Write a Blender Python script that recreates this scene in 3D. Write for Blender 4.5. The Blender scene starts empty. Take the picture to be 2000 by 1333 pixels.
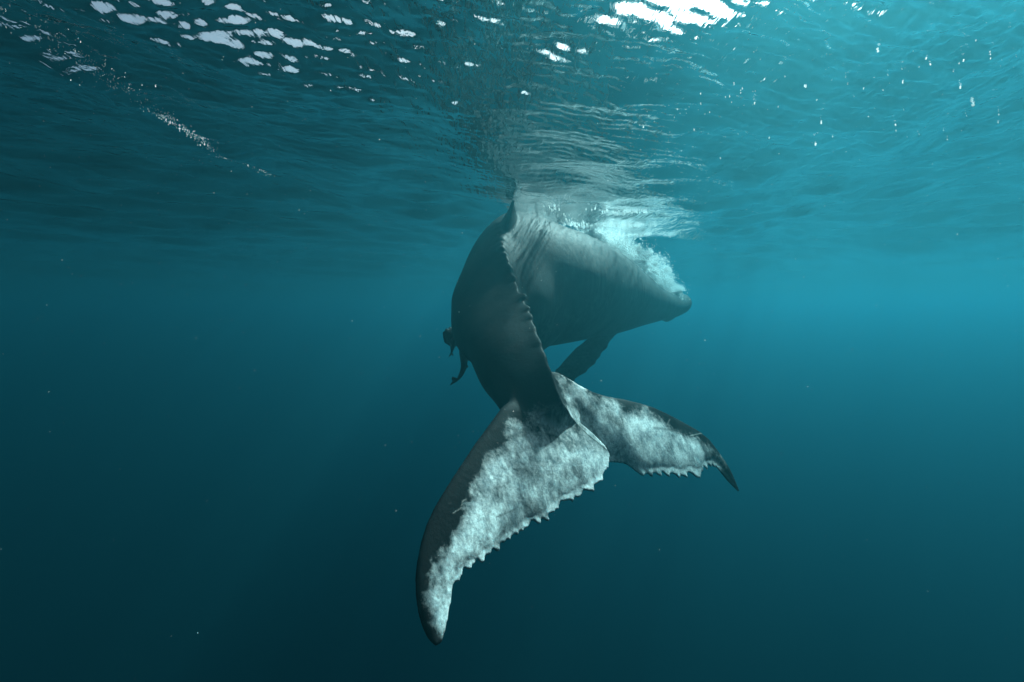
import bpy, math, random
import numpy as np
from mathutils import Vector, Matrix

random.seed(7)
rng = np.random.default_rng(7)
scene = bpy.context.scene

# ------------------------------------------------------------------ camera
CAM_Z = -1.55                       # metres below the mean water surface
TILT = math.radians(2.4)
F = 1111.0                          # focal length in pixels of the 2000 px wide photograph (20 mm)
cam_data = bpy.data.cameras.new('camera')
cam_data.sensor_width = 36.0
cam_data.lens = 20.0
cam_data.clip_start = 0.05
cam_data.clip_end = 3000.0
cam = bpy.data.objects.new('camera', cam_data)
cam.location = (0, 0, CAM_Z)
cam.rotation_euler = (math.pi / 2 - TILT, 0, 0)
scene.collection.objects.link(cam)
scene.camera = cam

# ------------------------------------------------------------------ sky, sun, exposure
SUN_EL = math.radians(46.5)         # direction of the sunlight below the surface
SUN_AZ = math.radians(38.0)         # clockwise from straight ahead (+Y)
world = bpy.data.worlds.new('World')
scene.world = world
world.use_nodes = True
wn = world.node_tree.nodes
wn.clear()
sky = wn.new('ShaderNodeTexSky')
sky.sky_type = 'NISHITA'
sky.sun_disc = False
sky.sun_elevation = SUN_EL
sky.sun_rotation = SUN_AZ
sky.air_density = 0.25
sky.dust_density = 7.0
sky.ozone_density = 0.4
bg = wn.new('ShaderNodeBackground')
bg.inputs['Strength'].default_value = 0.05
wo = wn.new('ShaderNodeOutputWorld')
world.node_tree.links.new(sky.outputs[0], bg.inputs[0])
world.node_tree.links.new(bg.outputs[0], wo.inputs[0])

sun_d = bpy.data.lights.new('sun', 'SUN')
sun_d.energy = 5.0
sun_d.angle = math.radians(2.0)     # ripples overhead blur the sun's disc
sun_d.color = (1.0, 0.95, 0.86)
sun = bpy.data.objects.new('sun', sun_d)
sdir = Vector((math.sin(SUN_AZ) * math.cos(SUN_EL), math.cos(SUN_AZ) * math.cos(SUN_EL), math.sin(SUN_EL)))
sun.rotation_euler = (-sdir).to_track_quat('-Z', 'Y').to_euler()
sun.location = (6, 8, 20)
scene.collection.objects.link(sun)

scene.view_settings.view_transform = 'Standard'
scene.view_settings.look = 'None'
scene.view_settings.gamma = 1.0
scene.view_settings.use_curve_mapping = False
scene.view_settings.exposure = 2.42

cy = scene.cycles
cy.max_bounces = 6
cy.diffuse_bounces = 5
cy.transmission_bounces = 5
cy.glossy_bounces = 2
cy.transparent_max_bounces = 8
cy.use_light_tree = False
cy.volume_bounces = 0
cy.use_denoising = True
cy.use_adaptive_sampling = True
cy.adaptive_threshold = 0.02
cy.caustics_reflective = False
cy.caustics_refractive = False
cy.sample_clamp_indirect = 4.0

# ------------------------------------------------------------------ helpers
_ct, _st = math.cos(TILT), math.sin(TILT)
C_RIGHT = np.array((1.0, 0, 0))
C_UP = np.array((0, _st, _ct))
C_FWD = np.array((0, _ct, -_st))
C_LOC = np.array((0, 0, CAM_Z))

def P(px, py, d):
    """world point that lies d metres in front of the camera, on a given line of sight"""
    px, py, d = np.asarray(px, float), np.asarray(py, float), np.asarray(d, float)
    x = (px - 1000.0) / F * d
    y = -(py - 666.5) / F * d
    return C_LOC + x[..., None] * C_RIGHT + y[..., None] * C_UP + d[..., None] * C_FWD

def project(co):
    r = co - C_LOC
    d = r @ C_FWD
    return 1000.0 + F * (r @ C_RIGHT) / d, 666.5 - F * (r @ C_UP) / d, d

def link(o, parent=None):
    scene.collection.objects.link(o)
    o.parent = parent
    return o

def tag(o, label=None, cat=None, kind=None, group=None):
    if label: o['label'] = label
    if cat: o['category'] = cat
    if kind: o['kind'] = kind
    if group: o['group'] = group
    return o

def mesh_from(name, verts, faces, mat=None, smooth=True):
    """verts (n,3); faces (m,3) or (m,4) integer array"""
    verts = np.asarray(verts, dtype=np.float32)
    faces = np.asarray(faces, dtype=np.int32)
    me = bpy.data.meshes.new(name)
    me.vertices.add(len(verts))
    me.vertices.foreach_set('co', verts.ravel())
    k = faces.shape[1]
    me.loops.add(faces.size)
    me.loops.foreach_set('vertex_index', faces.ravel())
    me.polygons.add(len(faces))
    me.polygons.foreach_set('loop_start', np.arange(0, faces.size, k, dtype=np.int32))
    if smooth:
        me.polygons.foreach_set('use_smooth', np.ones(len(faces), dtype=bool))
    me.update(calc_edges=True)
    me.validate()
    if mat: me.materials.append(mat)
    return me

def grid_faces(nu, nv, wrap_v=False):
    i, j = np.meshgrid(np.arange(nu - 1), np.arange(nv if wrap_v else nv - 1), indexing='ij')
    j2 = (j + 1) % nv
    return np.stack([i * nv + j, i * nv + j2, (i + 1) * nv + j2, (i + 1) * nv + j], -1).reshape(-1, 4)

def spline(keys, n):
    """Catmull-Rom through rows of keys, n samples, returns (n, cols) and parameter"""
    keys = np.asarray(keys, float)
    m = len(keys)
    t = np.linspace(0, m - 1, n)
    i = np.clip(t.astype(int), 0, m - 2)
    f = (t - i)[:, None]
    p0 = keys[np.clip(i - 1, 0, m - 1)]; p1 = keys[i]; p2 = keys[i + 1]; p3 = keys[np.clip(i + 2, 0, m - 1)]
    return 0.5 * ((2 * p1) + (-p0 + p2) * f + (2 * p0 - 5 * p1 + 4 * p2 - p3) * f ** 2 + (-p0 + 3 * p1 - 3 * p2 + p3) * f ** 3)

def polyline(pts, n):
    """resample a polyline evenly by arc length"""
    pts = np.asarray(pts, float)
    s = np.r_[0, np.cumsum(np.linalg.norm(np.diff(pts, axis=0), axis=1))]
    u = np.linspace(0, s[-1], n)
    return np.stack([np.interp(u, s, pts[:, k]) for k in range(pts.shape[1])], -1)

def norm(v):
    return v / np.maximum(np.linalg.norm(v, axis=-1, keepdims=True), 1e-9)

def new_mat(name):
    m = bpy.data.materials.new(name)
    m.use_nodes = True
    m.node_tree.nodes.clear()
    return m, m.node_tree.nodes, m.node_tree.links

def fuse(shells, voxel):
    """union closed shells into one continuous surface; returns coords, mesh"""
    vs, fs, off = [], [], 0
    for v, f in shells:
        f = np.asarray(f)
        if f.shape[1] == 3:
            f = np.concatenate([f, f[:, 2:3]], 1)
        vs.append(np.asarray(v, float)); fs.append(f + off); off += len(v)
    V = np.concatenate(vs)
    me = bpy.data.meshes.new('shells')
    me.from_pydata(V.tolist(), [], [tuple(dict.fromkeys(q)) for q in np.concatenate(fs).tolist()])
    o = bpy.data.objects.new('shells', me)
    scene.collection.objects.link(o)
    md = o.modifiers.new('remesh', 'REMESH')
    md.mode = 'VOXEL'; md.voxel_size = voxel; md.adaptivity = 0.0
    dg = bpy.context.evaluated_depsgraph_get()
    out = bpy.data.meshes.new_from_object(o.evaluated_get(dg))
    bpy.data.objects.remove(o)
    bpy.data.meshes.remove(me)
    return out

def get_co(me):
    a = np.empty(len(me.vertices) * 3, dtype=np.float32)
    me.vertices.foreach_get('co', a)
    return a.reshape(-1, 3).astype(float)

def relax(me, co, weight, iters):
    e = np.empty(len(me.edges) * 2, dtype=np.int32)
    me.edges.foreach_get('vertices', e)
    e = e.reshape(-1, 2)
    n = len(co)
    e = e[(weight[e[:, 0]] > 0) | (weight[e[:, 1]] > 0)]
    deg = np.maximum(np.bincount(e.ravel(), minlength=n).astype(float), 1)
    for _ in range(iters):
        acc = np.stack([np.bincount(e[:, 0], co[e[:, 1], k], n) + np.bincount(e[:, 1], co[e[:, 0], k], n) for k in range(3)], -1)
        co = co + weight[:, None] * (acc / deg[:, None] - co)
    return co

def set_co(me, co):
    me.vertices.foreach_set('co', co.astype(np.float32).ravel())
    me.polygons.foreach_set('use_smooth', np.ones(len(me.polygons), dtype=bool))
    me.update()

def set_attr(me, name, val):
    a = me.attributes.new(name, 'FLOAT', 'POINT')
    a.data.foreach_set('value', np.asarray(val, dtype=np.float32))

def cap_tube(V, n_around, rows):
    """closed tube faces for rows x n_around with end fans"""
    f = grid_faces(rows, n_around, True).tolist()
    f = [tuple(q) for q in f]
    a = len(V); V = np.concatenate([V, V[:n_around].mean(0, keepdims=True), V[-n_around:].mean(0, keepdims=True)])
    tri = []
    for j in range(n_around):
        k = (j + 1) % n_around
        tri.append((a, k, j, j)); b = (rows - 1) * n_around
        tri.append((a + 1, b + j, b + k, b + k))
    return V, np.array(f + tri)

# ================================================================== SETTING
# ------------------------------------------------------------------ the sea surface, seen from below
def wave_height(X, Y):
    r = np.random.default_rng(21)
    H = np.zeros_like(X)
    def bank(n, lmin, lmax, slope, mean_dir, spread):
        nonlocal H
        for _ in range(n):
            lam = math.exp(r.uniform(math.log(lmin), math.log(lmax)))
            a = mean_dir + r.normal(0, spread)
            k = 2 * math.pi / lam
            amp = slope / k * r.uniform(0.5, 1.4)
            ph = r.uniform(0, 6.283)
            arg = k * (math.cos(a) * X + math.sin(a) * Y) + ph
            # warp the phase a little so that crests are not ruler-straight
            arg = arg + 0.6 * np.sin(0.37 * k * (math.sin(a) * X - math.cos(a) * Y) + 1.7 * ph)
            H = H + amp * (np.sin(arg) + 0.18 * np.sin(2 * arg + 0.6))
    A0 = math.radians(143)
    bank(6, 4.0, 11.0, 0.022, A0, 0.5)
    bank(8, 1.2, 3.5, 0.031, A0, 0.45)
    bank(6, 0.5, 2.0, 0.024, math.radians(62), 0.4)
    bank(14, 0.35, 1.0, 0.029, A0, 0.40)
    R = np.hypot(X, Y)
    H2 = H.copy(); H = np.zeros_like(X)
    bank(22, 0.07, 0.26, 0.090, A0, 0.5)
    bank(14, 0.08, 0.24, 0.050 * np.exp(-(((X + 0.7) / 1.3) ** 2 + ((Y - 3.1) / 0.8) ** 2)), math.radians(122), 0.35)
    bank(16, 0.055, 0.12, 0.085 * np.exp(-(((X - 0.9) / 0.55) ** 2 + ((Y - 3.1) / 0.5) ** 2)), math.radians(118), 0.22)
    bank(16, 0.055, 0.13, 0.085 * np.exp(-(((X + 1.9) / 1.2) ** 2 + ((Y - 2.8) / 0.7) ** 2)), A0, 0.3)
    patch = 0.5 + 0.5 * (0.5 + 0.5 * np.sin(1.1 * X + 0.6 * np.sin(0.9 * Y)) * np.sin(0.8 * Y - 0.5 * X + 1.0))
    H = H2 + H * np.exp(-(R / 6.0) ** 2) * patch
    # humps whose far sides let the bright sky in
    for hx, hy, sx, sy, hz in ((0.92, 2.97, 0.28, 0.24, 0.088), (0.62, 3.0, 0.12, 0.14, 0.04), (0.28, 3.48, 0.16, 0.12, 0.045), (0.45, 3.15, 0.12, 0.10, 0.03), (-0.05, 2.85, 0.13, 0.13, 0.04),
                               (-0.55, 2.78, 0.10, 0.12, 0.035), (-0.95, 3.05, 0.10, 0.12, 0.035), (-0.35, 3.2, 0.12, 0.1, 0.03), (-1.35, 2.85, 0.1, 0.12, 0.03), (0.1, 4.15, 0.15, 0.1, 0.03)):
        H = H + hz * np.exp(-((X - hx) / sx) ** 2 - ((Y - hy) / sy) ** 2)
    # a small steep crest that runs away from the camera on the left
    xc = -2.72 + 0.10 * np.sin(1.3 * Y + 0.4) + 0.03 * np.sin(4.1 * Y) - 0.03 * (Y - 3)
    env = np.clip((Y - 1.5) / 1.0, 0, 1) * np.exp(-(np.maximum(Y - 5.0, 0) / 2.6) ** 2)
    u = (X - xc)
    H = H - 0.042 * env * np.exp(-(u / 0.10) ** 2) * (0.55 + 0.45 * np.sin(3.3 * Y + 1.0)) + 0.06 * env * np.exp(-((u - 0.3) / 0.35) ** 2)
    # water thrown about by the whale's head and shoulders
    wx, wy = 1.55, 10.4
    q = np.exp(-(((X - wx - 0.55 * (Y - wy)) / 1.4) ** 2 + ((Y - wy) / 2.8) ** 2))
    for k in range(10):
        a = r.uniform(0, 6.28); lam = r.uniform(0.35, 1.1); kk = 6.283 / lam
        H = H + q * 0.04 / kk * np.sin(kk * (math.cos(a) * X + math.sin(a) * Y) + r.uniform(0, 6.28))
    return H

def build_surface():
    m, n, l = new_mat('sea_surface')
    geo = n.new('ShaderNodeNewGeometry')
    mp = n.new('ShaderNodeMapping'); mp.inputs['Rotation'].default_value = (0, 0, math.radians(28)); mp.inputs['Scale'].default_value = (2.4, 0.7, 1)
    n1 = n.new('ShaderNodeTexNoise'); n1.inputs['Scale'].default_value = 9.0; n1.inputs['Detail'].default_value = 3.0; n1.inputs['Distortion'].default_value = 0.6
    n2 = n.new('ShaderNodeTexNoise'); n2.inputs['Scale'].default_value = 2.2; n2.inputs['Detail'].default_value = 2.0
    ad = n.new('ShaderNodeMath'); ad.operation = 'MULTIPLY_ADD'; ad.inputs[1].default_value = 2.6
    bp = n.new('ShaderNodeBump'); bp.inputs['Strength'].default_value = 1.0; bp.inputs['Distance'].default_value = 0.011
    fr = n.new('ShaderNodeFresnel'); fr.inputs['IOR'].default_value = 1.333
    gl = n.new('ShaderNodeBsdfGlossy'); gl.inputs['Color'].default_value = (0.97, 0.985, 1, 1); gl.inputs['Roughness'].default_value = 0.03
    tr = n.new('ShaderNodeBsdfTransparent')
    mx = n.new('ShaderNodeMixShader')
    out = n.new('ShaderNodeOutputMaterial')
    l.new(geo.outputs['Position'], mp.inputs['Vector'])
    l.new(mp.outputs[0], n1.inputs['Vector']); l.new(mp.outputs[0], n2.inputs['Vector'])
    l.new(n2.outputs['Fac'], ad.inputs[0]); l.new(n1.outputs['Fac'], ad.inputs[2])
    l.new(ad.outputs[0], bp.inputs['Height'])
    l.new(bp.outputs[0], fr.inputs['Normal']); l.new(bp.outputs[0], gl.inputs['Normal'])
    l.new(fr.outputs[0], mx.inputs[0]); l.new(tr.outputs[0], mx.inputs[1]); l.new(gl.outputs[0], mx.inputs[2])
    l.new(mx.outputs[0], out.inputs['Surface'])
    def axis(lo, hi, step, far_lo, far_hi, n_lo, n_hi):
        def grow(d, n):                                  # n steps that widen until they cover d metres
            g0, g1 = 1.0001, 2.0
            for _ in range(60):
                g = 0.5 * (g0 + g1)
                if step * g * (g ** n - 1) / (g - 1) < d: g0 = g
                else: g1 = g
            return np.cumsum(step * g ** np.arange(1, n + 1))
        return np.r_[lo - grow(lo - far_lo, n_lo)[::-1], np.arange(lo, hi, step), hi + grow(far_hi - hi, n_hi)]
    x = axis(-4.4, 4.4, 0.0145, -330, 330, 120, 120)
    y = axis(2.3, 7.6, 0.0145, -325, 335, 70, 160)
    nx, ny = len(x), len(y)
    X, Y = np.meshgrid(x, y, indexing='ij')
    R = np.hypot(X, Y - 5)
    H = wave_height(X, Y) * np.exp(-(R / 120.0) ** 2)
    V = np.stack([X, Y, H], -1).reshape(-1, 3)
    f = grid_faces(nx, ny)[:, ::-1]
    me = mesh_from('water_surface', V, f, m)
    o = link(bpy.data.objects.new('water_surface', me))
    tag(o, 'rippled underside of the sea surface mirroring the whale', 'water', 'structure')
    return o

build_surface()

def build_seabed():
    m, n, l = new_mat('deep_sand')
    ns = n.new('ShaderNodeTexNoise'); ns.inputs['Scale'].default_value = 0.2; ns.inputs['Detail'].default_value = 6
    rp = n.new('ShaderNodeValToRGB'); rp.color_ramp.elements[0].color = (0.10, 0.09, 0.07, 1); rp.color_ramp.elements[1].color = (0.2, 0.18, 0.14, 1)
    b = n.new('ShaderNodeBsdfPrincipled'); b.inputs['Roughness'].default_value = 0.9
    o_ = n.new('ShaderNodeOutputMaterial')
    l.new(ns.outputs[0], rp.inputs[0]); l.new(rp.outputs[0], b.inputs['Base Color']); l.new(b.outputs[0], o_.inputs[0])
    nn = 60
    x = np.linspace(-330, 330, nn)
    X, Y = np.meshgrid(x, x, indexing='ij')
    Z = -70 + 0.8 * np.sin(X * 0.05) * np.cos(Y * 0.043) + 0.4 * np.sin(X * 0.13 + Y * 0.11)
    me = mesh_from('seabed', np.stack([X, Y + 5, Z], -1).reshape(-1, 3), grid_faces(nn, nn)[:, ::-1], m)
    o = link(bpy.data.objects.new('seabed', me))
    tag(o, 'sandy seabed far below in the dark water', 'seabed', 'structure')

build_seabed()

# ------------------------------------------------------------------ the water itself: an even, absorbing and scattering medium
def build_haze():
    m, n, l = new_mat('sea_water')
    # water and fine matter: absorbs red, scatters blue-green
    pv = n.new('ShaderNodeVolumePrincipled')
    pv.inputs['Color'].default_value = (0.001, 0.087, 0.116, 1)
    pv.inputs['Absorption Color'].default_value = (0.06, 0.508, 0.640, 1)
    pv.inputs['Density'].default_value = 0.15
    pv.inputs['Anisotropy'].default_value = 0.85
    # a little pale plankton that scatters strongly forward
    p2 = n.new('ShaderNodeVolumePrincipled')
    p2.inputs['Color'].default_value = (0.9, 0.9, 0.86, 1)
    p2.inputs['Density'].default_value = 0.0024
    p2.inputs['Anisotropy'].default_value = 0.92
    ad = n.new('ShaderNodeAddShader')
    o_ = n.new('ShaderNodeOutputMaterial')
    l.new(pv.outputs[0], ad.inputs[0]); l.new(p2.outputs[0], ad.inputs[1])
    l.new(ad.outputs[0], o_.inputs['Volume'])
    a = 345.0
    z0, z1 = -73.0, 0.9
    V = [(sx * a, 5 + sy * a, z) for z in (z0, z1) for sx, sy in ((-1, -1), (1, -1), (1, 1), (-1, 1))]
    Fc = [(3, 2, 1, 0), (4, 5, 6, 7), (0, 1, 5, 4), (1, 2, 6, 5), (2, 3, 7, 6), (3, 0, 4, 7)]
    me = mesh_from('haze', V, Fc, m, smooth=False)
    o = link(bpy.data.objects.new('haze', me))
    tag(o, 'clear blue sea water fading to dark blue with distance', 'water', 'stuff')

build_haze()

# ================================================================== THE WHALE
# stations from snout to dorsal fin: centre px, py, depth, half width, half height, up vector
body_c = [
    # px,   py,   D,    w,    h,   up
    (1338, 592, 13.9, 0.04, 0.04, (0, 0, 1)),
    (1331, 592, 13.6, 0.24, 0.20, (0, 0, 1)),
    (1312, 597, 13.1, 0.38, 0.27, (0, 0, 1)),
    (1280, 597, 12.4, 0.55, 0.34, (-0.03, 0, 1)),
    (1240, 594, 11.6, 0.74, 0.46, (-0.08, 0, 1)),
    (1185, 583, 10.6, 0.92, 0.69, (-0.15, 0.02, 1)),
    (1122, 566, 9.6, 1.02, 0.87, (-0.2, 0.04, 0.97)),
    (1072, 557, 8.8, 1.00, 0.94, (-0.18, 0.0, 0.98)),
]
ridge = [
    # ridge px, py, D, half height above and below the widest line, half width, up, gable
    (1004, 414, 8.00, 1.00, 1.00, 0.88, (-0.08, -0.10, 0.98), 0.68),
    (986, 438, 7.50, 0.98, 0.98, 0.78, (-0.06, -0.30, 0.95), 0.78),
    (978, 470, 7.10, 0.88, 0.74, 0.68, (0.02, -0.40, 0.90), 0.85),
    (985, 510, 6.72, 0.78, 0.58, 0.49, (0.24, -0.44, 0.86), 0.85),
    (1002, 556, 6.32, 0.66, 0.42, 0.37, (0.46, -0.44, 0.76), 0.95),
    (1029, 612, 5.78, 0.53, 0.32, 0.33, (0.58, -0.46, 0.66), 1.0),
    (1060, 690, 5.25, 0.42, 0.30, 0.32, (0.62, -0.52, 0.59), 1.05),
    (1087, 752, 4.97, 0.36, 0.18, 0.36, (0.58, -0.58, 0.57), 1.2),
    (1103, 790, 4.92, 0.30, 0.12, 0.42, (0.57, -0.62, 0.54), 1.45),
    (1117, 818, 5.06, 0.17, 0.08, 0.50, (0.55, -0.64, 0.53), 1.6),
    (1140, 845, 5.27, 0.05, 0.05, 0.36, (0.55, -0.64, 0.53), 1.6),
]
rows = []
for k, (px, py, d, w, h, up) in enumerate(body_c):
    rows.append(np.r_[P(px, py, d), w, h, norm(np.array(up, float)), (0.0, 0.18, 0.38)[max(0, k - len(body_c) + 3)], h])
for px, py, d, h, hd, w, up, g in ridge:
    u_ = norm(np.array(up, float))
    rows.append(np.r_[P(px, py, d) - u_ * h, w, h, u_, g, hd])
NS, NA = 760, 96
def spline_chord(keys, n):
    """cubic through unevenly spaced stations, parametrised by chord length; also returns the station positions (0..n-1)"""
    keys = np.asarray(keys, float)
    t = np.r_[0, np.cumsum(np.linalg.norm(np.diff(keys[:, :3], axis=0), axis=1))]
    dt = np.diff(t)[:, None]
    sl = np.diff(keys, axis=0) / dt
    m = np.empty_like(keys)
    m[0], m[-1] = sl[0], sl[-1]
    m[1:-1] = (sl[:-1] * dt[1:] + sl[1:] * dt[:-1]) / (dt[1:] + dt[:-1])
    x = np.linspace(0, t[-1], n)
    i = np.clip(np.searchsorted(t, x, 'right') - 1, 0, len(t) - 2)
    h = dt[i]; f = ((x - t[i])[:, None]) / h
    out = ((2 * f ** 3 - 3 * f ** 2 + 1) * keys[i] + (f ** 3 - 2 * f ** 2 + f) * h * m[i]
           + (-2 * f ** 3 + 3 * f ** 2) * keys[i + 1] + (f ** 3 - f ** 2) * h * m[i + 1])
    return out, t / t[-1] * (n - 1)
S, st_pos = spline_chord(rows, NS)
def station(k): return int(np.interp(k, np.arange(len(rows)), st_pos))
cen, W, Hh, UP, G = S[:, :3], np.maximum(S[:, 3], 0.02), np.maximum(S[:, 4], 0.02), S[:, 5:8], np.clip(S[:, 8], 0, 1.75)
Hd = np.maximum(S[:, 9], 0.02)
T = np.gradient(cen, axis=0)
ker_ = np.hanning(63); ker_ /= ker_.sum()
T = norm(np.stack([np.convolve(np.pad(T[:, a], 31, 'edge'), ker_, 'valid') for a in range(3)], -1))
U = norm(UP - (UP * T).sum(1, keepdims=True) * T)
L = norm(np.cross(U, -T))           # points to the whale's left (T runs tailward)
th = np.linspace(0, 2 * np.pi, NA, endpoint=False)
sv, cv = np.sin(th), np.cos(th)
# knuckles along the dorsal ridge, from the fin to the flukes
i0 = station(len(body_c) + 0.6)
rp_ = cen + U * Hh[:, None]
arc = np.r_[0, np.cumsum(np.linalg.norm(np.diff(rp_, axis=0), axis=1))]
arc = arc - arc[i0]
crest = np.zeros(NS)
crest += 0.02 * np.clip(arc / 0.4, 0, 1)
side_w = np.zeros(NS)
s = 0.05
r2 = np.random.default_rng(5)
while s < arc[-1] - 0.2:
    frac = s / arc[-1]
    big = 0.042 * math.exp(-((frac - 0.40) / 0.22) ** 2) + 0.006
    amp = big * r2.uniform(0.3, 1.5)
    wd = r2.uniform(0.045, 0.10) * (0.7 + 9 * big)
    dd = arc - s
    prof_ = np.exp(-np.abs(np.where(dd > 0, dd / (0.45 * wd), dd / (1.3 * wd))) ** 2.4)
    crest = np.maximum(crest, 0.02 * np.clip(arc / 0.4, 0, 1) + amp * prof_)
    side_w += r2.uniform(-1, 1) * 0.3 * amp * prof_
    s += wd * r2.uniform(1.2, 2.8) + r2.uniform(0.0, 0.08)
crest *= np.clip((arc[-1] - arc) / 0.25, 0, 1)
V = np.empty((NS, NA, 3))
for i in range(NS):
    p = np.where(sv > 0, max(2.0 - 0.62 * G[i], 1.02), 2.0)
    q = np.where(sv > 0, 2.0 - 0.75 * G[i], 2.0)
    hw = W[i] * (1 - np.abs(sv) ** p) ** (1 / q) * np.sign(cv)
    top = np.exp(-(np.clip(1 - sv, 0, 2) * Hh[i] / 0.035) ** 1.5)
    hw = hw + side_w[i] * top
    V[i] = cen[i] + hw[:, None] * L[i] + (np.where(sv > 0, Hh[i], Hd[i]) * sv + crest[i] * top)[:, None] * U[i]
body_shell = cap_tube(V.reshape(-1, 3), NA, NS)
rp_ = rp_[i0:]

# ------------------------------------------------------------------ blades: dorsal fin, flippers, flukes
def blade(lead, trail, thick, edge=0.010, nc=22, nrm=None, margin=None):
    """closed lens-section blade between a leading and a trailing 3-D edge (n,3); thick (n,) half thickness;
    margin: the real (toothed) outline that only the last strip of the chord follows"""
    n = len(lead)
    c = 0.5 - 0.5 * np.cos(np.linspace(0, np.pi, nc))
    prof = 1.9 * np.sqrt(c) * (1 - c) ** 0.75
    base = lead[:, None, :] * (1 - c)[None, :, None] + trail[:, None, :] * c[None, :, None]
    if nrm is None:
        chord = norm(trail - lead)
        span = norm(np.gradient(0.5 * (lead + trail), axis=0))
        nrm = norm(np.cross(span, chord))
    hgt = thick[:, None] * prof[None, :] + edge * np.sqrt(np.clip(c, 0, 1))[None, :]
    if margin is not None:
        ex = np.linspace(0, 1, 5)[1:]
        rim = trail[:, None, :] * (1 - ex)[None, :, None] + margin[:, None, :] * ex[None, :, None]
        base = np.concatenate([base, rim], 1)
        hgt = np.concatenate([hgt, np.repeat(np.linspace(edge, 0.75 * edge, 4)[None], n, 0)], 1)
    top = base + hgt[..., None] * nrm[:, None, :]
    bot = base - hgt[..., None] * nrm[:, None, :]
    ring = np.concatenate([top, bot[:, ::-1][:, :-1]], 1)
    na = ring.shape[1]
    return cap_tube(ring.reshape(-1, 3), na, n)

# dorsal fin: a low hooked triangle standing on the back, its tip almost at the surface
fi = station(len(body_c) + 0.7)
back = cen + U * Hh[:, None]
def along(i, dist):                                     # point on the back, dist metres towards the tail
    a_ = np.r_[0, np.cumsum(np.linalg.norm(np.diff(back, axis=0), axis=1))]
    j = int(np.interp(a_[i] + dist, a_, np.arange(NS)))
    return back[j] - U[j] * 0.09
fin_tip = P(1003, 389, 7.28)
q = np.linspace(0, 1, 40)
b0, b1 = along(fi, -0.62), along(fi, 0.42)
lead = b0 + (fin_tip - b0) * (q ** 0.85)[:, None] + np.array((0, 0, 0.05)) * (q * (1 - q) * 2)[:, None]
trail = b1 + (fin_tip - b1) * (q ** 1.0)[:, None] + (lead - b1 - (fin_tip - b1) * q[:, None]) * (0.45 * q * (1 - q))[:, None] 
fin_shell = blade(lead, trail, 0.15 * (1 - q) ** 2.2 + 0.014, 0.013, 24)

# flukes --------------------------------------------------------------------
FN = norm(np.array((0.55, -0.64, 0.53)))
R0 = P(1115, 815, 5.19)
def fluke_depth(px, py):
    px, py = np.asarray(px, float), np.asarray(py, float)
    ray = ((px - 1000) / F)[..., None] * C_RIGHT + (-(py - 666.5) / F)[..., None] * C_UP + C_FWD
    return ((R0 - C_LOC) @ FN) / (ray @ FN)

left_lead = [(1100, 812), (1035, 795), (1005, 784), (988, 781), (976, 793), (962, 814), (942, 844), (921, 877), (896, 915), (870, 955), (848, 992),
             (832, 1027), (822, 1060), (815, 1095), (811, 1130), (812, 1165), (817, 1198), (826, 1228), (838, 1252), (850, 1261)]
left_trail = [(1180, 868), (1189, 884), (1190, 900), (1188, 914), (1180, 921), (1177, 929), (1178, 938), (1167, 944), (1159, 948), (1161, 961), (1150, 959),
              (1138, 957), (1136, 966), (1131, 972), (1121, 971), (1120, 981), (1112, 977), (1104, 979), (1095, 979), (1091, 989),
              (1090, 995), (1084, 996), (1083, 1001), (1070, 1003), (1073, 1020), (1066, 1017), (1057, 1012), (1055, 1023), (1050, 1024), (1046, 1017),
              (1036, 1018), (1031, 1031), (1025, 1032), (1021, 1039), (1015, 1036), (1011, 1046), (1004, 1043), (997, 1050), (996, 1056), (989, 1053),
              (985, 1062), (979, 1057), (976, 1066), (976, 1076), (971, 1078), (966, 1072), (960, 1073), (958, 1084), (951, 1084), (947, 1086), (946, 1098), (940, 1101),
              (934, 1091), (928, 1093), (926, 1103), (922, 1101), (921, 1110), (916, 1114), (910, 1106), (904, 1110),
              (902, 1124), (896, 1136), (888, 1137), (884, 1146), (881, 1168), (877, 1190), (873, 1212), (870, 1228), (867, 1240), (862, 1256), (850, 1263)]
right_lead = [(1066, 728), (1074, 724), (1085, 724), (1108, 738), (1130, 753), (1155, 766), (1185, 775), (1215, 780), (1245, 787), (1275, 796), (1305, 810),
              (1335, 826), (1362, 841), (1383, 858), (1402, 884), (1415, 902), (1427, 922), (1436, 942), (1443, 959)]
right_trail = [(1130, 855), (1160, 880), (1190, 903), (1205, 904), (1220, 906), (1232, 913), (1243, 922), (1256, 931), (1263, 925), (1268, 928), (1275, 933), (1274, 925), (1280, 924), (1287, 929), (1293, 932), (1290, 922),
               (1294, 922), (1301, 928), (1308, 933), (1306, 926), (1313, 925), (1320, 928), (1328, 936), (1327, 929), (1335, 930), (1343, 935), (1341, 926), (1344, 922), (1352, 926), (1360, 933), (1368, 934),
               (1366, 929), (1369, 929), (1369, 922), (1374, 920), (1371, 911), (1375, 911), (1382, 919), (1379, 910), (1385, 908), (1390, 914), (1387, 907), (1392, 909), (1397, 915), (1395, 908), (1401, 915),
               (1410, 926), (1420, 938), (1432, 951), (1443, 961)]
def smooth_line(p, k):
    ker = np.hanning(2 * k + 3)[1:-1]; ker /= ker.sum()
    out = np.stack([np.convolve(np.pad(p[:, a], k, 'reflect', reflect_type='odd'), ker, 'valid') for a in range(p.shape[1])], -1)
    return out
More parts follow.
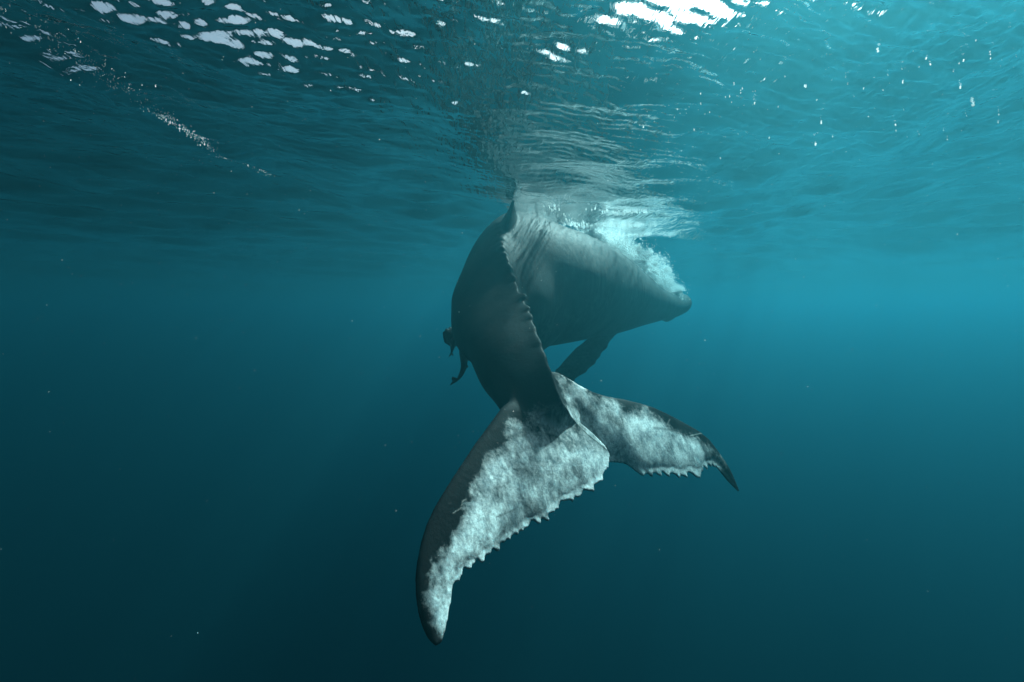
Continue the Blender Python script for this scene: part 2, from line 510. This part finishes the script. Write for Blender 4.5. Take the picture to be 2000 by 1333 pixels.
def lobe(lead_px, trail_px, side):
    n = 560
    lp, tp = smooth_line(polyline(lead_px, n), 14), polyline(trail_px, n)
    ip = smooth_line(tp, 26)
    ip = ip + (lp - ip) * np.clip(14.0 / np.maximum(np.linalg.norm(lp - ip, axis=1), 1), 0, 0.4)[:, None]
    sN = np.linspace(0, 1, n)
    if side < 0:
        kd = -0.012 * sN ** 2 + 0.010 * np.exp(-(sN / 0.16) ** 2)
        kt = -0.030 * np.exp(-(sN / 0.22) ** 2)
    else:
        kd = 0.012 * sN ** 2
        kt = 0.030 * np.exp(-(sN / 0.3) ** 2)
    def pos(p, k): return P(p[:, 0], p[:, 1], fluke_depth(p[:, 0], p[:, 1]) * (1 + k))
    A, B, M = pos(lp, kd), pos(ip, kd + 0.85 * kt), pos(tp, kd + kt)
    tk = np.interp(sN, [0, 0.12, 0.35, 0.7, 0.93, 1], [0.060, 0.070, 0.066, 0.042, 0.024, 0.010])
    tk = np.minimum(tk, 0.22 * np.linalg.norm(A - B, axis=1))
    return blade(A, B, tk, 0.0125, 30, np.repeat(FN[None], n, 0), M)
fl_shell = lobe(left_lead, left_trail, -1)
fr_shell = lobe(right_lead, right_trail, 1)

# flippers ------------------------------------------------------------------
def flipper(lead_k, trail_k, tk, knob, seed):
    n = 160
    A, B = spline([P(*k) for k in lead_k], n), spline([P(*k) for k in trail_k], n)
    r = np.random.default_rng(seed)
    sN = np.linspace(0, 1, n)
    out = norm(A - B)
    bump = np.zeros(n)
    for c in np.linspace(0.22, 0.97, 9):
        bump += knob * r.uniform(0.6, 1.3) * np.exp(-((sN - c - r.uniform(-.02, .02)) / 0.022) ** 2)
    for c in np.linspace(0.3, 0.95, 8):
        B = B - out * (0.5 * knob * r.uniform(0.2, 1.2) * np.exp(-((sN - c - r.uniform(-.03, .03)) / 0.03) ** 2))[:, None]
    A = A + out * bump[:, None]
    th_ = np.interp(sN, [0, 0.3, 0.8, 1], [0.17, 0.11, 0.06, 0.02]) * tk
    return blade(A, B, th_, 0.014, 20)
right_flip = flipper([(1250, 600, 11.0), (1212, 638, 10.7), (1180, 682, 10.4), (1158, 712, 10.15), (1122, 742, 9.9), (1090, 772, 9.6), (1066, 800, 9.3)],
                     [(1190, 610, 11.0), (1150, 661, 10.7), (1118, 688, 10.4), (1097, 712, 10.15), (1078, 735, 9.9), (1062, 765, 9.6), (1052, 796, 9.3)], 1.0, 0.035, 3)
left_flip = flipper([(990, 600, 9.6), (945, 612, 9.4), (912, 622, 9.0), (893, 634, 8.7), (878, 640, 8.5), (864, 650, 8.4)],
                    [(985, 680, 9.6), (945, 676, 9.4), (912, 668, 9.0), (898, 672, 8.7), (884, 678, 8.5), (868, 670, 8.4)], 0.8, 0.030, 9)

# head lumps (tubercles along the snout and chin)
def ball(c, r, nu=10, nv=14):
    a = np.linspace(0.05, np.pi - 0.05, nu); b = np.linspace(0, 2 * np.pi, nv, endpoint=False)
    A_, B_ = np.meshgrid(a, b, indexing='ij')
    Vb = np.stack([np.sin(A_) * np.cos(B_), np.sin(A_) * np.sin(B_), np.cos(A_)], -1).reshape(-1, 3) * r + c
    return cap_tube(Vb, nv, nu)
lumps = []
for px, py, d, r in ((1302, 618, 12.6, 0.13), (1309, 618, 12.8, 0.10), (1295, 618, 12.5, 0.10), (1336, 584, 13.5, 0.05), (1334, 578, 13.4, 0.05), (1330, 573, 13.4, 0.05),
                     (1337, 600, 13.6, 0.06), (1328, 606, 13.3, 0.06), (1322, 566, 13.2, 0.05), (1335, 592, 13.3, 0.05), (1326, 590, 13.0, 0.04), (1318, 580, 12.9, 0.05)):
    lumps.append(ball(P(px, py, d), r))

# thick muscle where the tail stock spreads into the flukes
lat = norm(np.cross(FN, np.array((0.36, -0.39, -0.845)))); aft = norm(np.cross(lat, FN))
pad_v, pad_f = ball(np.zeros(3), 1.0, 24, 40)
pads = []
for px, py, dn, a_, b_, c_ in ((1068, 800, -0.03, 0.40, 0.38, 0.085),):
    cpt = P(px, py, fluke_depth(px, py)) + FN * dn
    pads.append((cpt + pad_v[:, 0:1] * a_ * lat + pad_v[:, 1:2] * b_ * aft + pad_v[:, 2:3] * c_ * FN, pad_f))
whale_me = fuse(pads + [body_shell, fin_shell, fl_shell, fr_shell, right_flip, left_flip] + lumps, 0.0115)
co = get_co(whale_me)
wpx, wpy, wd_ = project(co)
# smooth the hide; keep the toothed trailing edge of the flukes crisp
flat = np.abs((co - R0) @ FN)
near = (wd_ < 6.3) & (wpy > 700)
ridge_d = np.full(len(co), 9.0)
for k in range(0, len(rp_), 8):
    ridge_d = np.minimum(ridge_d, np.linalg.norm(co - rp_[k], axis=1))
root_blend = np.clip(1.25 - np.linalg.norm(co - P(1030, 785, 5.0), axis=1) / 0.62, 0, 1)
wgt = np.where(near, 0.012 + 0.55 * root_blend, 0.6)
wgt = np.where(ridge_d < 0.14, np.minimum(wgt, 0.22), wgt)
co = relax(whale_me, co, wgt, 14)
co = relax(whale_me, co, np.where((root_blend > 0) & (ridge_d > 0.10), 0.6 * root_blend, 0.0), 50)
set_co(whale_me, co)

# pigment: pale areas of the flukes ------------------------------------------
def poly_dist(px, py, poly):
    """signed distance in reference pixels, positive inside"""
    poly = np.asarray(poly, float)
    best = np.full(px.shape, 1e9); inside = np.zeros(px.shape, bool)
    for k in range(len(poly)):
        a, b = poly[k], poly[(k + 1) % len(poly)]
        ab = b - a
        t = np.clip(((px - a[0]) * ab[0] + (py - a[1]) * ab[1]) / (ab @ ab), 0, 1)
        best = np.minimum(best, np.hypot(px - a[0] - t * ab[0], py - a[1] - t * ab[1]))
        cond = (a[1] > py) != (b[1] > py)
        with np.errstate(divide='ignore', invalid='ignore'):
            xi = (b[0] - a[0]) * (py - a[1]) / (b[1] - a[1]) + a[0]
        inside ^= cond & (px < xi)
    return np.where(inside, best, -best)

def seg_dist(px, py, pts):
    best = np.full(px.shape, 1e9)
    for a, b in zip(pts[:-1], pts[1:]):
        a, b = np.array(a, float), np.array(b, float); ab = b - a
        t = np.clip(((px - a[0]) * ab[0] + (py - a[1]) * ab[1]) / (ab @ ab), 0, 1)
        best = np.minimum(best, np.hypot(px - a[0] - t * ab[0], py - a[1] - t * ab[1]))
    return best

wpx, wpy, wd_ = project(co)
pale = np.zeros(len(co)); scar = np.zeros(len(co))
fi_ = np.where((wd_ < 6.6) & (wpy > 690))[0]
fx, fy = wpx[fi_], wpy[fi_]
on_fluke = np.clip((0.36 - np.abs((co[fi_] - R0) @ FN)) / 0.12, 0, 1)
def soft(d, w): return np.clip(0.5 + d / (2 * w), 0, 1)
pl = np.zeros(len(fi_))
left_white = [(978, 872), (1005, 856), (1050, 852), (1100, 868), (1150, 872), (1200, 868), (1210, 930), (1150, 985), (1050, 1060), (930, 1130), (905, 1160), (885, 1240), (862, 1229),
              (842, 1222), (832, 1195), (828, 1160), (842, 1120), (856, 1085), (872, 1058), (893, 1025), (912, 990), (926, 952), (944, 920), (958, 892)]
left_grey = [(1000, 812), (1060, 800), (1120, 805), (1200, 862), (1170, 905), (970, 890), (975, 850)]
right_white = [(1212, 830), (1235, 806), (1262, 808), (1300, 832), (1340, 846), (1372, 872), (1396, 898), (1408, 918), (1395, 945), (1250, 950), (1205, 905), (1168, 870), (1150, 835), (1160, 800), (1180, 790)]
right_grey = [(1085, 725), (1110, 740), (1150, 768), (1215, 795), (1230, 900), (1190, 915), (1115, 815)]
pl = np.maximum(pl, 0.40 * soft(poly_dist(fx, fy, left_grey), 24))
pl = np.maximum(pl, (0.70 + 0.22 * np.clip(1 - poly_dist(fx, fy, left_white) / 90.0, 0, 1)) * soft(poly_dist(fx, fy, left_white), 20))
pl = np.maximum(pl, 0.62 * soft(poly_dist(fx, fy, right_grey), 14))
pl = np.maximum(pl, 1.0 * soft(poly_dist(fx, fy, right_white), 18))
# along-chord and along-span metres, for pigment streaks
fu, fv = (co - R0) @ norm(np.cross(FN, np.array((0.36, -0.39, -0.845)))), None
fv = (co - R0) @ norm(np.cross(norm(np.cross(FN, np.array((0.36, -0.39, -0.845)))), FN))
set_attr(whale_me, 'fu', fu); set_attr(whale_me, 'fv', fv)
pale[fi_] = pl * on_fluke
sc_lines = [[(885, 1003), (900, 993), (905, 978)], [(902, 982), (910, 975)], [(1302, 832), (1308, 820)], [(1165, 845), (1190, 880)], [(1120, 820), (1150, 850), (1188, 880)], [(1348, 852), (1374, 846)]]
for ln in sc_lines:
    scar[fi_] = np.maximum(scar[fi_], np.exp(-(seg_dist(fx, fy, ln) / 1.1) ** 2))
scar[fi_] *= on_fluke
dark_line = np.zeros(len(co))
for ln in ([(1278, 836), (1330, 842)], [(970, 1010), (1005, 996)], [(1150, 850), (1178, 874)]):
    dark_line[fi_] = np.maximum(dark_line[fi_], np.exp(-(seg_dist(fx, fy, ln) / 2.4) ** 2))
ink = np.zeros(len(co)); ink[fi_] = on_fluke
set_attr(whale_me, 'ink', ink)
flank_light = soft(wd_ - 6.9, 0.5) * np.clip((wpx - 985) / 60.0, 0.12, 1)  # mask for light painted on the trunk's sunlit right flank, weak on the left
set_attr(whale_me, 'flank_light', flank_light)
set_attr(whale_me, 'pale', pale)
set_attr(whale_me, 'scar', scar)
set_attr(whale_me, 'dark_line', dark_line)

def whale_material():
    m, n, l = new_mat('whale_skin')
    geo = n.new('ShaderNodeNewGeometry')
    def attr(nm):
        a = n.new('ShaderNodeAttribute'); a.attribute_name = nm; return a.outputs['Fac']
    def noise(scale, detail, rough=0.6, vec=None, dist=0.0):
        t = n.new('ShaderNodeTexNoise'); t.inputs['Scale'].default_value = scale; t.inputs['Detail'].default_value = detail
        t.inputs['Roughness'].default_value = rough; t.inputs['Distortion'].default_value = dist
        l.new(vec or geo.outputs['Position'], t.inputs['Vector']); return t.outputs['Fac']
    def math_(op, a, b, c=None, clamp=False):
        t = n.new('ShaderNodeMath'); t.operation = op; t.use_clamp = clamp
        for i, x in enumerate((a, b, c)):
            if x is None: continue
            if isinstance(x, (int, float)): t.inputs[i].default_value = x
            else: l.new(x, t.inputs[i])
        return t.outputs[0]
    def ramp(x, lo, hi, a=0.0, b=1.0):
        t = n.new('ShaderNodeMapRange'); t.clamp = True
        l.new(x, t.inputs[0]); t.inputs[1].default_value = lo; t.inputs[2].default_value = hi; t.inputs[3].default_value = a; t.inputs[4].default_value = b
        return t.outputs[0]
    def mixc(f, a, b):
        t = n.new('ShaderNodeMix'); t.data_type = 'RGBA'
        if isinstance(f, (int, float)): t.inputs[0].default_value = f
        else: l.new(f, t.inputs[0])
        for i, x in ((6, a), (7, b)):
            if isinstance(x, tuple): t.inputs[i].default_value = x
            else: l.new(x, t.inputs[i])
        return t.outputs[2]
    # dark hide with faint mottling and pale spots
    dark = mixc(ramp(noise(2.2, 6), 0.35, 0.7), (0.009, 0.011, 0.012, 1), (0.028, 0.031, 0.032, 1))
    spots = ramp(noise(16, 3, 0.5), 0.68, 0.76, 0, 0.22)
    dark = mixc(spots, dark, (0.20, 0.19, 0.18, 1))
    # caustic light ripples painted into the hide as long thin pale streaks
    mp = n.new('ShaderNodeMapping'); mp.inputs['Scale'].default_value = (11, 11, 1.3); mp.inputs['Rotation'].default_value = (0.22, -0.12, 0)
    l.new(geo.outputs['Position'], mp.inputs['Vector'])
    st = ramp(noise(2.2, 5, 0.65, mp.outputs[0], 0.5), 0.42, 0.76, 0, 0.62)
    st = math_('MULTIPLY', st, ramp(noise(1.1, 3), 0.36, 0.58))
    st = math_('MULTIPLY', st, attr('flank_light'))
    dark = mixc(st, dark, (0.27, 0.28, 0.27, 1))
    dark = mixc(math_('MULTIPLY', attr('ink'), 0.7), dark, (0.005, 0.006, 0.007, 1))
    dark = mixc(math_('MULTIPLY', attr('flank_light'), ramp(noise(1.6, 5), 0.3, 0.7, 0.15, 0.6)), dark, (0.13, 0.137, 0.137, 1))  # sunlit right flank: its brightness put into the colour as a paler grey
    # pale fluke pigment, broken up at the edges and freckled inside
    pale_ = attr('pale')
    cx = n.new('ShaderNodeCombineXYZ')
    l.new(math_('MULTIPLY', attr('fu'), 4.0), cx.inputs[0]); l.new(math_('MULTIPLY', attr('fv'), 2.0), cx.inputs[1])
    streak = noise(3.2, 8, 0.7, cx.outputs[0], 0.8)
    big = noise(3.2, 8, 0.70)
    fine = noise(30, 6, 0.72)
    x = math_('ADD', pale_, math_('MULTIPLY', math_('SUBTRACT', big, 0.5), 2.3))
    x = math_('ADD', x, math_('MULTIPLY', math_('SUBTRACT', streak, 0.5), 0.55))
    x = math_('ADD', x, math_('MULTIPLY', math_('SUBTRACT', fine, 0.5), 0.6))
    f = math_('MULTIPLY', ramp(x, 0.22, 0.92), ramp(pale_, 0.02, 0.25))
    white = mixc(ramp(math_('ADD', math_('MULTIPLY', streak, 0.45), math_('MULTIPLY', noise(9, 8, 0.72), 0.55)), 0.40, 0.60), (0.22, 0.25, 0.265, 1), (0.80, 0.82, 0.81, 1))
    white = mixc(ramp(noise(48, 5, 0.75), 0.40, 0.58, 0.4, 0.0), white, (0.12, 0.135, 0.14, 1))
    col = mixc(f, dark, white)
    col = mixc(math_('MULTIPLY', attr('scar'), 0.30), col, (0.45, 0.45, 0.43, 1))
    col = mixc(math_('MULTIPLY', attr('dark_line'), 0.6), col, (0.06, 0.07, 0.07, 1))
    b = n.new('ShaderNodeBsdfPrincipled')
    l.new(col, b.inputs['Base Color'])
    b.inputs['Roughness'].default_value = 0.5
    b.inputs['IOR'].default_value = 1.12
    b.inputs['Specular IOR Level'].default_value = 0.12
    bh = math_('ADD', math_('MULTIPLY', noise(24, 5, 0.6), 0.6), math_('MULTIPLY', noise(5, 4, 0.6, mp.outputs[0]), 0.15))
    bh = math_('ADD', bh, math_('MULTIPLY', attr('scar'), 0.5))
    bp = n.new('ShaderNodeBump'); bp.inputs['Strength'].default_value = 0.5; bp.inputs['Distance'].default_value = 0.012
    l.new(bh, bp.inputs['Height']); l.new(bp.outputs[0], b.inputs['Normal'])
    o_ = n.new('ShaderNodeOutputMaterial'); l.new(b.outputs[0], o_.inputs[0])
    return m

skin = whale_material()
whale_me.name = 'humpback_whale'
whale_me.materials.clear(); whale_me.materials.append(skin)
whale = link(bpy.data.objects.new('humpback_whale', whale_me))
tag(whale, 'large dark grey humpback whale with white mottled tail flukes, seen from behind', 'whale')

# ================================================================== REMORAS
def plain_mat(name, c0, c1, scale, rough=0.5):
    m, n, l = new_mat(name)
    t = n.new('ShaderNodeTexNoise'); t.inputs['Scale'].default_value = scale; t.inputs['Detail'].default_value = 4
    r = n.new('ShaderNodeValToRGB'); r.color_ramp.elements[0].color = c0; r.color_ramp.elements[1].color = c1
    r.color_ramp.elements[0].position = 0.35; r.color_ramp.elements[1].position = 0.65
    b = n.new('ShaderNodeBsdfPrincipled'); b.inputs['Roughness'].default_value = rough
    o_ = n.new('ShaderNodeOutputMaterial')
    g = n.new('ShaderNodeNewGeometry')
    l.new(g.outputs['Position'], t.inputs['Vector'])
    l.new(t.outputs[0], r.inputs[0]); l.new(r.outputs[0], b.inputs['Base Color']); l.new(b.outputs[0], o_.inputs[0])
    return m
remora_mat = plain_mat('remora_skin', (0.035, 0.04, 0.042, 1), (0.07, 0.075, 0.075, 1), 18)

def remora(path, radius, tail, fins, label):
    n, na = 80, 20
    pts = spline([P(*k) for k in path], n)
    tt = norm(np.gradient(pts, axis=0))
    side = norm(np.cross(tt, C_FWD))
    dep = norm(np.cross(side, tt))
    sN = np.linspace(0, 1, n)
    prof = np.interp(sN, [0, 0.04, 0.18, 0.42, 0.75, 0.95, 1], [0.25, 0.72, 0.95, 1.0, 0.55, 0.22, 0.2]) * radius
    a = np.linspace(0, 2 * np.pi, na, endpoint=False)
    Vt = pts[:, None] + prof[:, None, None] * (np.cos(a)[None, :, None] * side[:, None] + 0.85 * np.sin(a)[None, :, None] * dep[:, None])
    shells = [cap_tube(Vt.reshape(-1, 3), na, n)]
    def plate(lead_k, trail_k, tk=0.012):
        m_ = 30
        A, B = spline([P(*k) for k in lead_k], m_), spline([P(*k) for k in trail_k], m_)
        return blade(A, B, np.full(m_, tk), 0.006, 10)
    for lead_k, trail_k in tail + fins:
        shells.append(plate(lead_k, trail_k))
    me = fuse(shells, 0.0065)
    c = get_co(me)
    set_co(me, relax(me, c, np.full(len(c), 0.4), 3))
    me.name = 'remora'
    me.materials.clear(); me.materials.append(remora_mat)
    o = link(bpy.data.objects.new('remora', me))
    tag(o, label, 'fish', group='remoras beside the whale')
    return o

D1 = 8.0
remora([(916, 664, D1), (908, 674, D1), (904, 686, D1), (906, 700, D1 - .02), (906, 716, D1 - .04), (902, 729, D1 - .06), (895, 740, D1 - .08), (891, 744, D1 - .1)], 0.055,
       [([(894, 741, D1 - .1), (889, 737, D1 - .1), (883, 736, D1 - .1)], [(893, 744, D1 - .1), (887, 744, D1 - .1), (882, 743, D1 - .1)]),
        ([(892, 742, D1 - .1), (884, 745, D1 - .1), (878, 753, D1 - .1)], [(894, 745, D1 - .1), (887, 749, D1 - .1), (880, 753, D1 - .1)])],
       [([(908, 695, D1), (914, 692, D1), (922, 690, D1)], [(912, 708, D1), (917, 703, D1), (923, 698, D1)]),
        ([(911, 712, D1), (914, 714, D1), (915, 716, D1)], [(909, 718, D1), (913, 719, D1), (915, 718, D1)])],
       'larger dark remora with curved body and forked tail hanging lowest left of the whale')
D2 = 8.3
remora([(888, 660, D2), (885, 668, D2), (884, 677, D2), (883, 684, D2), (882, 690, D2)], 0.042,
       [([(882, 686, D2), (885, 691, D2), (886, 696, D2)], [(881, 689, D2), (883, 694, D2), (885, 696, D2)]),
        ([(881, 686, D2), (879, 691, D2), (876, 698, D2)], [(884, 689, D2), (881, 694, D2), (877, 698, D2)])],
       [([(887, 668, D2), (890, 670, D2), (892, 673, D2)], [(886, 674, D2), (889, 675, D2), (891, 675, D2)])],
       'smaller dark remora hanging tail down from the knobbly flipper tip')

# ================================================================== BUBBLES, FOAM, FLOATING SPECKS
def ico():
    import bmesh
    bm = bmesh.new(); bmesh.ops.create_icosphere(bm, subdivisions=1, radius=1.0)
    v = np.array([x.co[:] for x in bm.verts]); f = np.array([[q.index for q in p.verts] for p in bm.faces]); bm.free()
    return v, f
ICO_V, ICO_F = ico()
OCT_V = np.array([(1, 0, 0), (-1, 0, 0), (0, 1, 0), (0, -1, 0), (0, 0, 1), (0, 0, -1)], float)
OCT_F = np.array([(0, 2, 4), (2, 1, 4), (1, 3, 4), (3, 0, 4), (2, 0, 5), (1, 2, 5), (3, 1, 5), (0, 3, 5)])
def cloud(name, centres, radii, mat, label, cat, tiny=False):
    n = len(centres)
    bv, bf = (OCT_V, OCT_F) if tiny else (ICO_V, ICO_F)
    V = centres[:, None, :] + bv[None] * radii[:, None, None]
    Fc = bf[None] + (np.arange(n) * len(bv))[:, None, None]
    me = mesh_from(name, V.reshape(-1, 3), Fc.reshape(-1, 3), mat)
    o = link(bpy.data.objects.new(name, me))
    tag(o, label, cat, 'stuff')
    return o

def foam_mat():
    m, n, l = new_mat('bubble_white')
    t = n.new('ShaderNodeTexNoise'); t.inputs['Scale'].default_value = 5
    r = n.new('ShaderNodeValToRGB'); r.color_ramp.elements[0].color = (0.93, 0.95, 0.95, 1); r.color_ramp.elements[1].color = (0.97, 0.98, 0.98, 1)
    d = n.new('ShaderNodeBsdfDiffuse'); tl = n.new('ShaderNodeBsdfTranslucent'); mx = n.new('ShaderNodeMixShader'); mx.inputs[0].default_value = 0.72
    o_ = n.new('ShaderNodeOutputMaterial')
    l.new(t.outputs[0], r.inputs[0]); l.new(r.outputs[0], d.inputs[0]); l.new(r.outputs[0], tl.inputs[0])
    l.new(d.outputs[0], mx.inputs[1]); l.new(tl.outputs[0], mx.inputs[2]); l.new(mx.outputs[0], o_.inputs[0])
    return m
bubble_mat = foam_mat()

def plume():
    r = np.random.default_rng(11)
    key = [(1146, 456, 9.7), (1172, 477, 9.9), (1206, 500, 10.3), (1240, 520, 10.9), (1266, 537, 11.4), (1286, 556, 12.0), (1302, 569, 12.6), (1322, 570, 12.9)]
    pts = spline([P(*k) for k in key], 400)
    sp = np.interp(np.linspace(0, 1, 400), [0, 0.15, 0.5, 0.75, 0.86, 1.0], [0.07, 0.15, 0.20, 0.16, 0.06, 0.05])
    N = 120000
    # clumps, so that the cloud billows
    nc = 420
    ck = r.beta(1.3, 1.4, nc); ci_ = (ck * 399).astype(int)
    cc = pts[ci_] + r.normal(0, 1, (nc, 3)) * sp[ci_][:, None] * np.array((0.9, 0.9, 0.75))
    cs = np.exp(r.normal(-3.2, 0.5, nc)) * (0.5 + sp[ci_] * 2.5)
    pick = r.integers(0, nc, N)
    C = cc[pick] + r.normal(0, 1, (N, 3)) * cs[pick][:, None]
    loose = r.random(N) < 0.10
    C[loose] += r.normal(0, 0.10, (loose.sum(), 3))
    hd_ = r.random(N) < 0.06
    C[hd_] = P(r.normal(1314, 9, hd_.sum()), 569 + np.abs(r.normal(0, 4, hd_.sum())) * -1.2, r.normal(12.75, 0.15, hd_.sum()))
    C[:, 2] = np.where(C[:, 2] > -0.03, -0.03 - 0.25 * r.random(N) ** 2, C[:, 2])
    R = np.clip(np.exp(r.normal(-5.3, 0.5, N)), 0.0015, 0.018)
    cloud('bubble_plume', C, R, bubble_mat, 'white churning cloud of bubbles along the back and head of the whale', 'bubbles', tiny=True)
plume()

def surface_foam():
    r = np.random.default_rng(13)
    Cs, Rs = [], []
    def streak(keys, n, spread, rmean):
        k = spline(keys, 200)
        i = r.integers(0, 200, n)
        xy = k[i] + r.normal(0, 1, (n, 2)) * np.asarray(spread)
        z = wave_height(xy[:, 0].copy(), xy[:, 1].copy())
        rad = np.clip(np.exp(r.normal(math.log(rmean), 0.5, n)), 0.0015, 0.03)
        Cs.append(np.c_[xy, z - rad * 1.0]); Rs.append(rad)
    # left crest
    streak([(-2.62, 3.30), (-2.66, 3.7), (-2.70, 3.95)], 200, (0.05, 0.12), 0.0013)
    streak([(-2.72, 4.35), (-2.78, 4.8), (-2.80, 5.3)], 220, (0.03, 0.14), 0.0013)
    streak([(-2.80, 5.2), (-2.86, 6.0), (-2.9, 6.8)], 90, (0.04, 0.12), 0.0014)
    streak([(-2.75, 2.6), (-2.72, 3.1)], 60, (0.05, 0.15), 0.003)
    # loose foam above the whale's shoulders
    streak([(0.95, 9.0), (1.6, 9.3), (2.1, 9.4)], 300, (0.2, 0.08), 0.006)
    streak([(1.3, 8.3), (2.0, 8.4)], 90, (0.12, 0.04), 0.006)
    streak([(2.0, 10.2), (2.4, 10.2)], 160, (0.10, 0.05), 0.007)
    streak([(0.5, 7.9), (1.3, 9.6)], 70, (0.04, 0.1), 0.005)
    # scattered bubbles on the right
    streak([(1.07, 4.8), (1.84, 4.1), (2.86, 3.3)], 60, (0.16, 0.16), 0.0022)
    streak([(1.6, 5.2), (3.4, 4.6), (4.6, 4.4)], 36, (0.5, 0.5), 0.0028)
    cloud('surface_foam', np.concatenate(Cs), np.concatenate(Rs), bubble_mat, 'thin streaks of white foam and bubbles under the sea surface', 'foam')
surface_foam()

def specks():
    r = np.random.default_rng(17)
    N = 9000
    d = 1.6 + 7.5 * r.random(N)
    px, py = r.uniform(-60, 2060, N), r.uniform(-60, 1390, N)
    keep = r.random(N) < np.clip(1.15 - py / 1100.0, 0.12, 1)
    px, py, d = px[keep], py[keep], d[keep]
    C = P(px, py, d)
    C = C[C[:, 2] < -0.15]
    R = np.clip(np.exp(r.normal(-7.35, 0.4, len(C))), 0.0003, 0.0018)
    cloud('floating_specks', C, R, bubble_mat, 'tiny pale specks drifting in the water', 'specks', tiny=True)
specks()
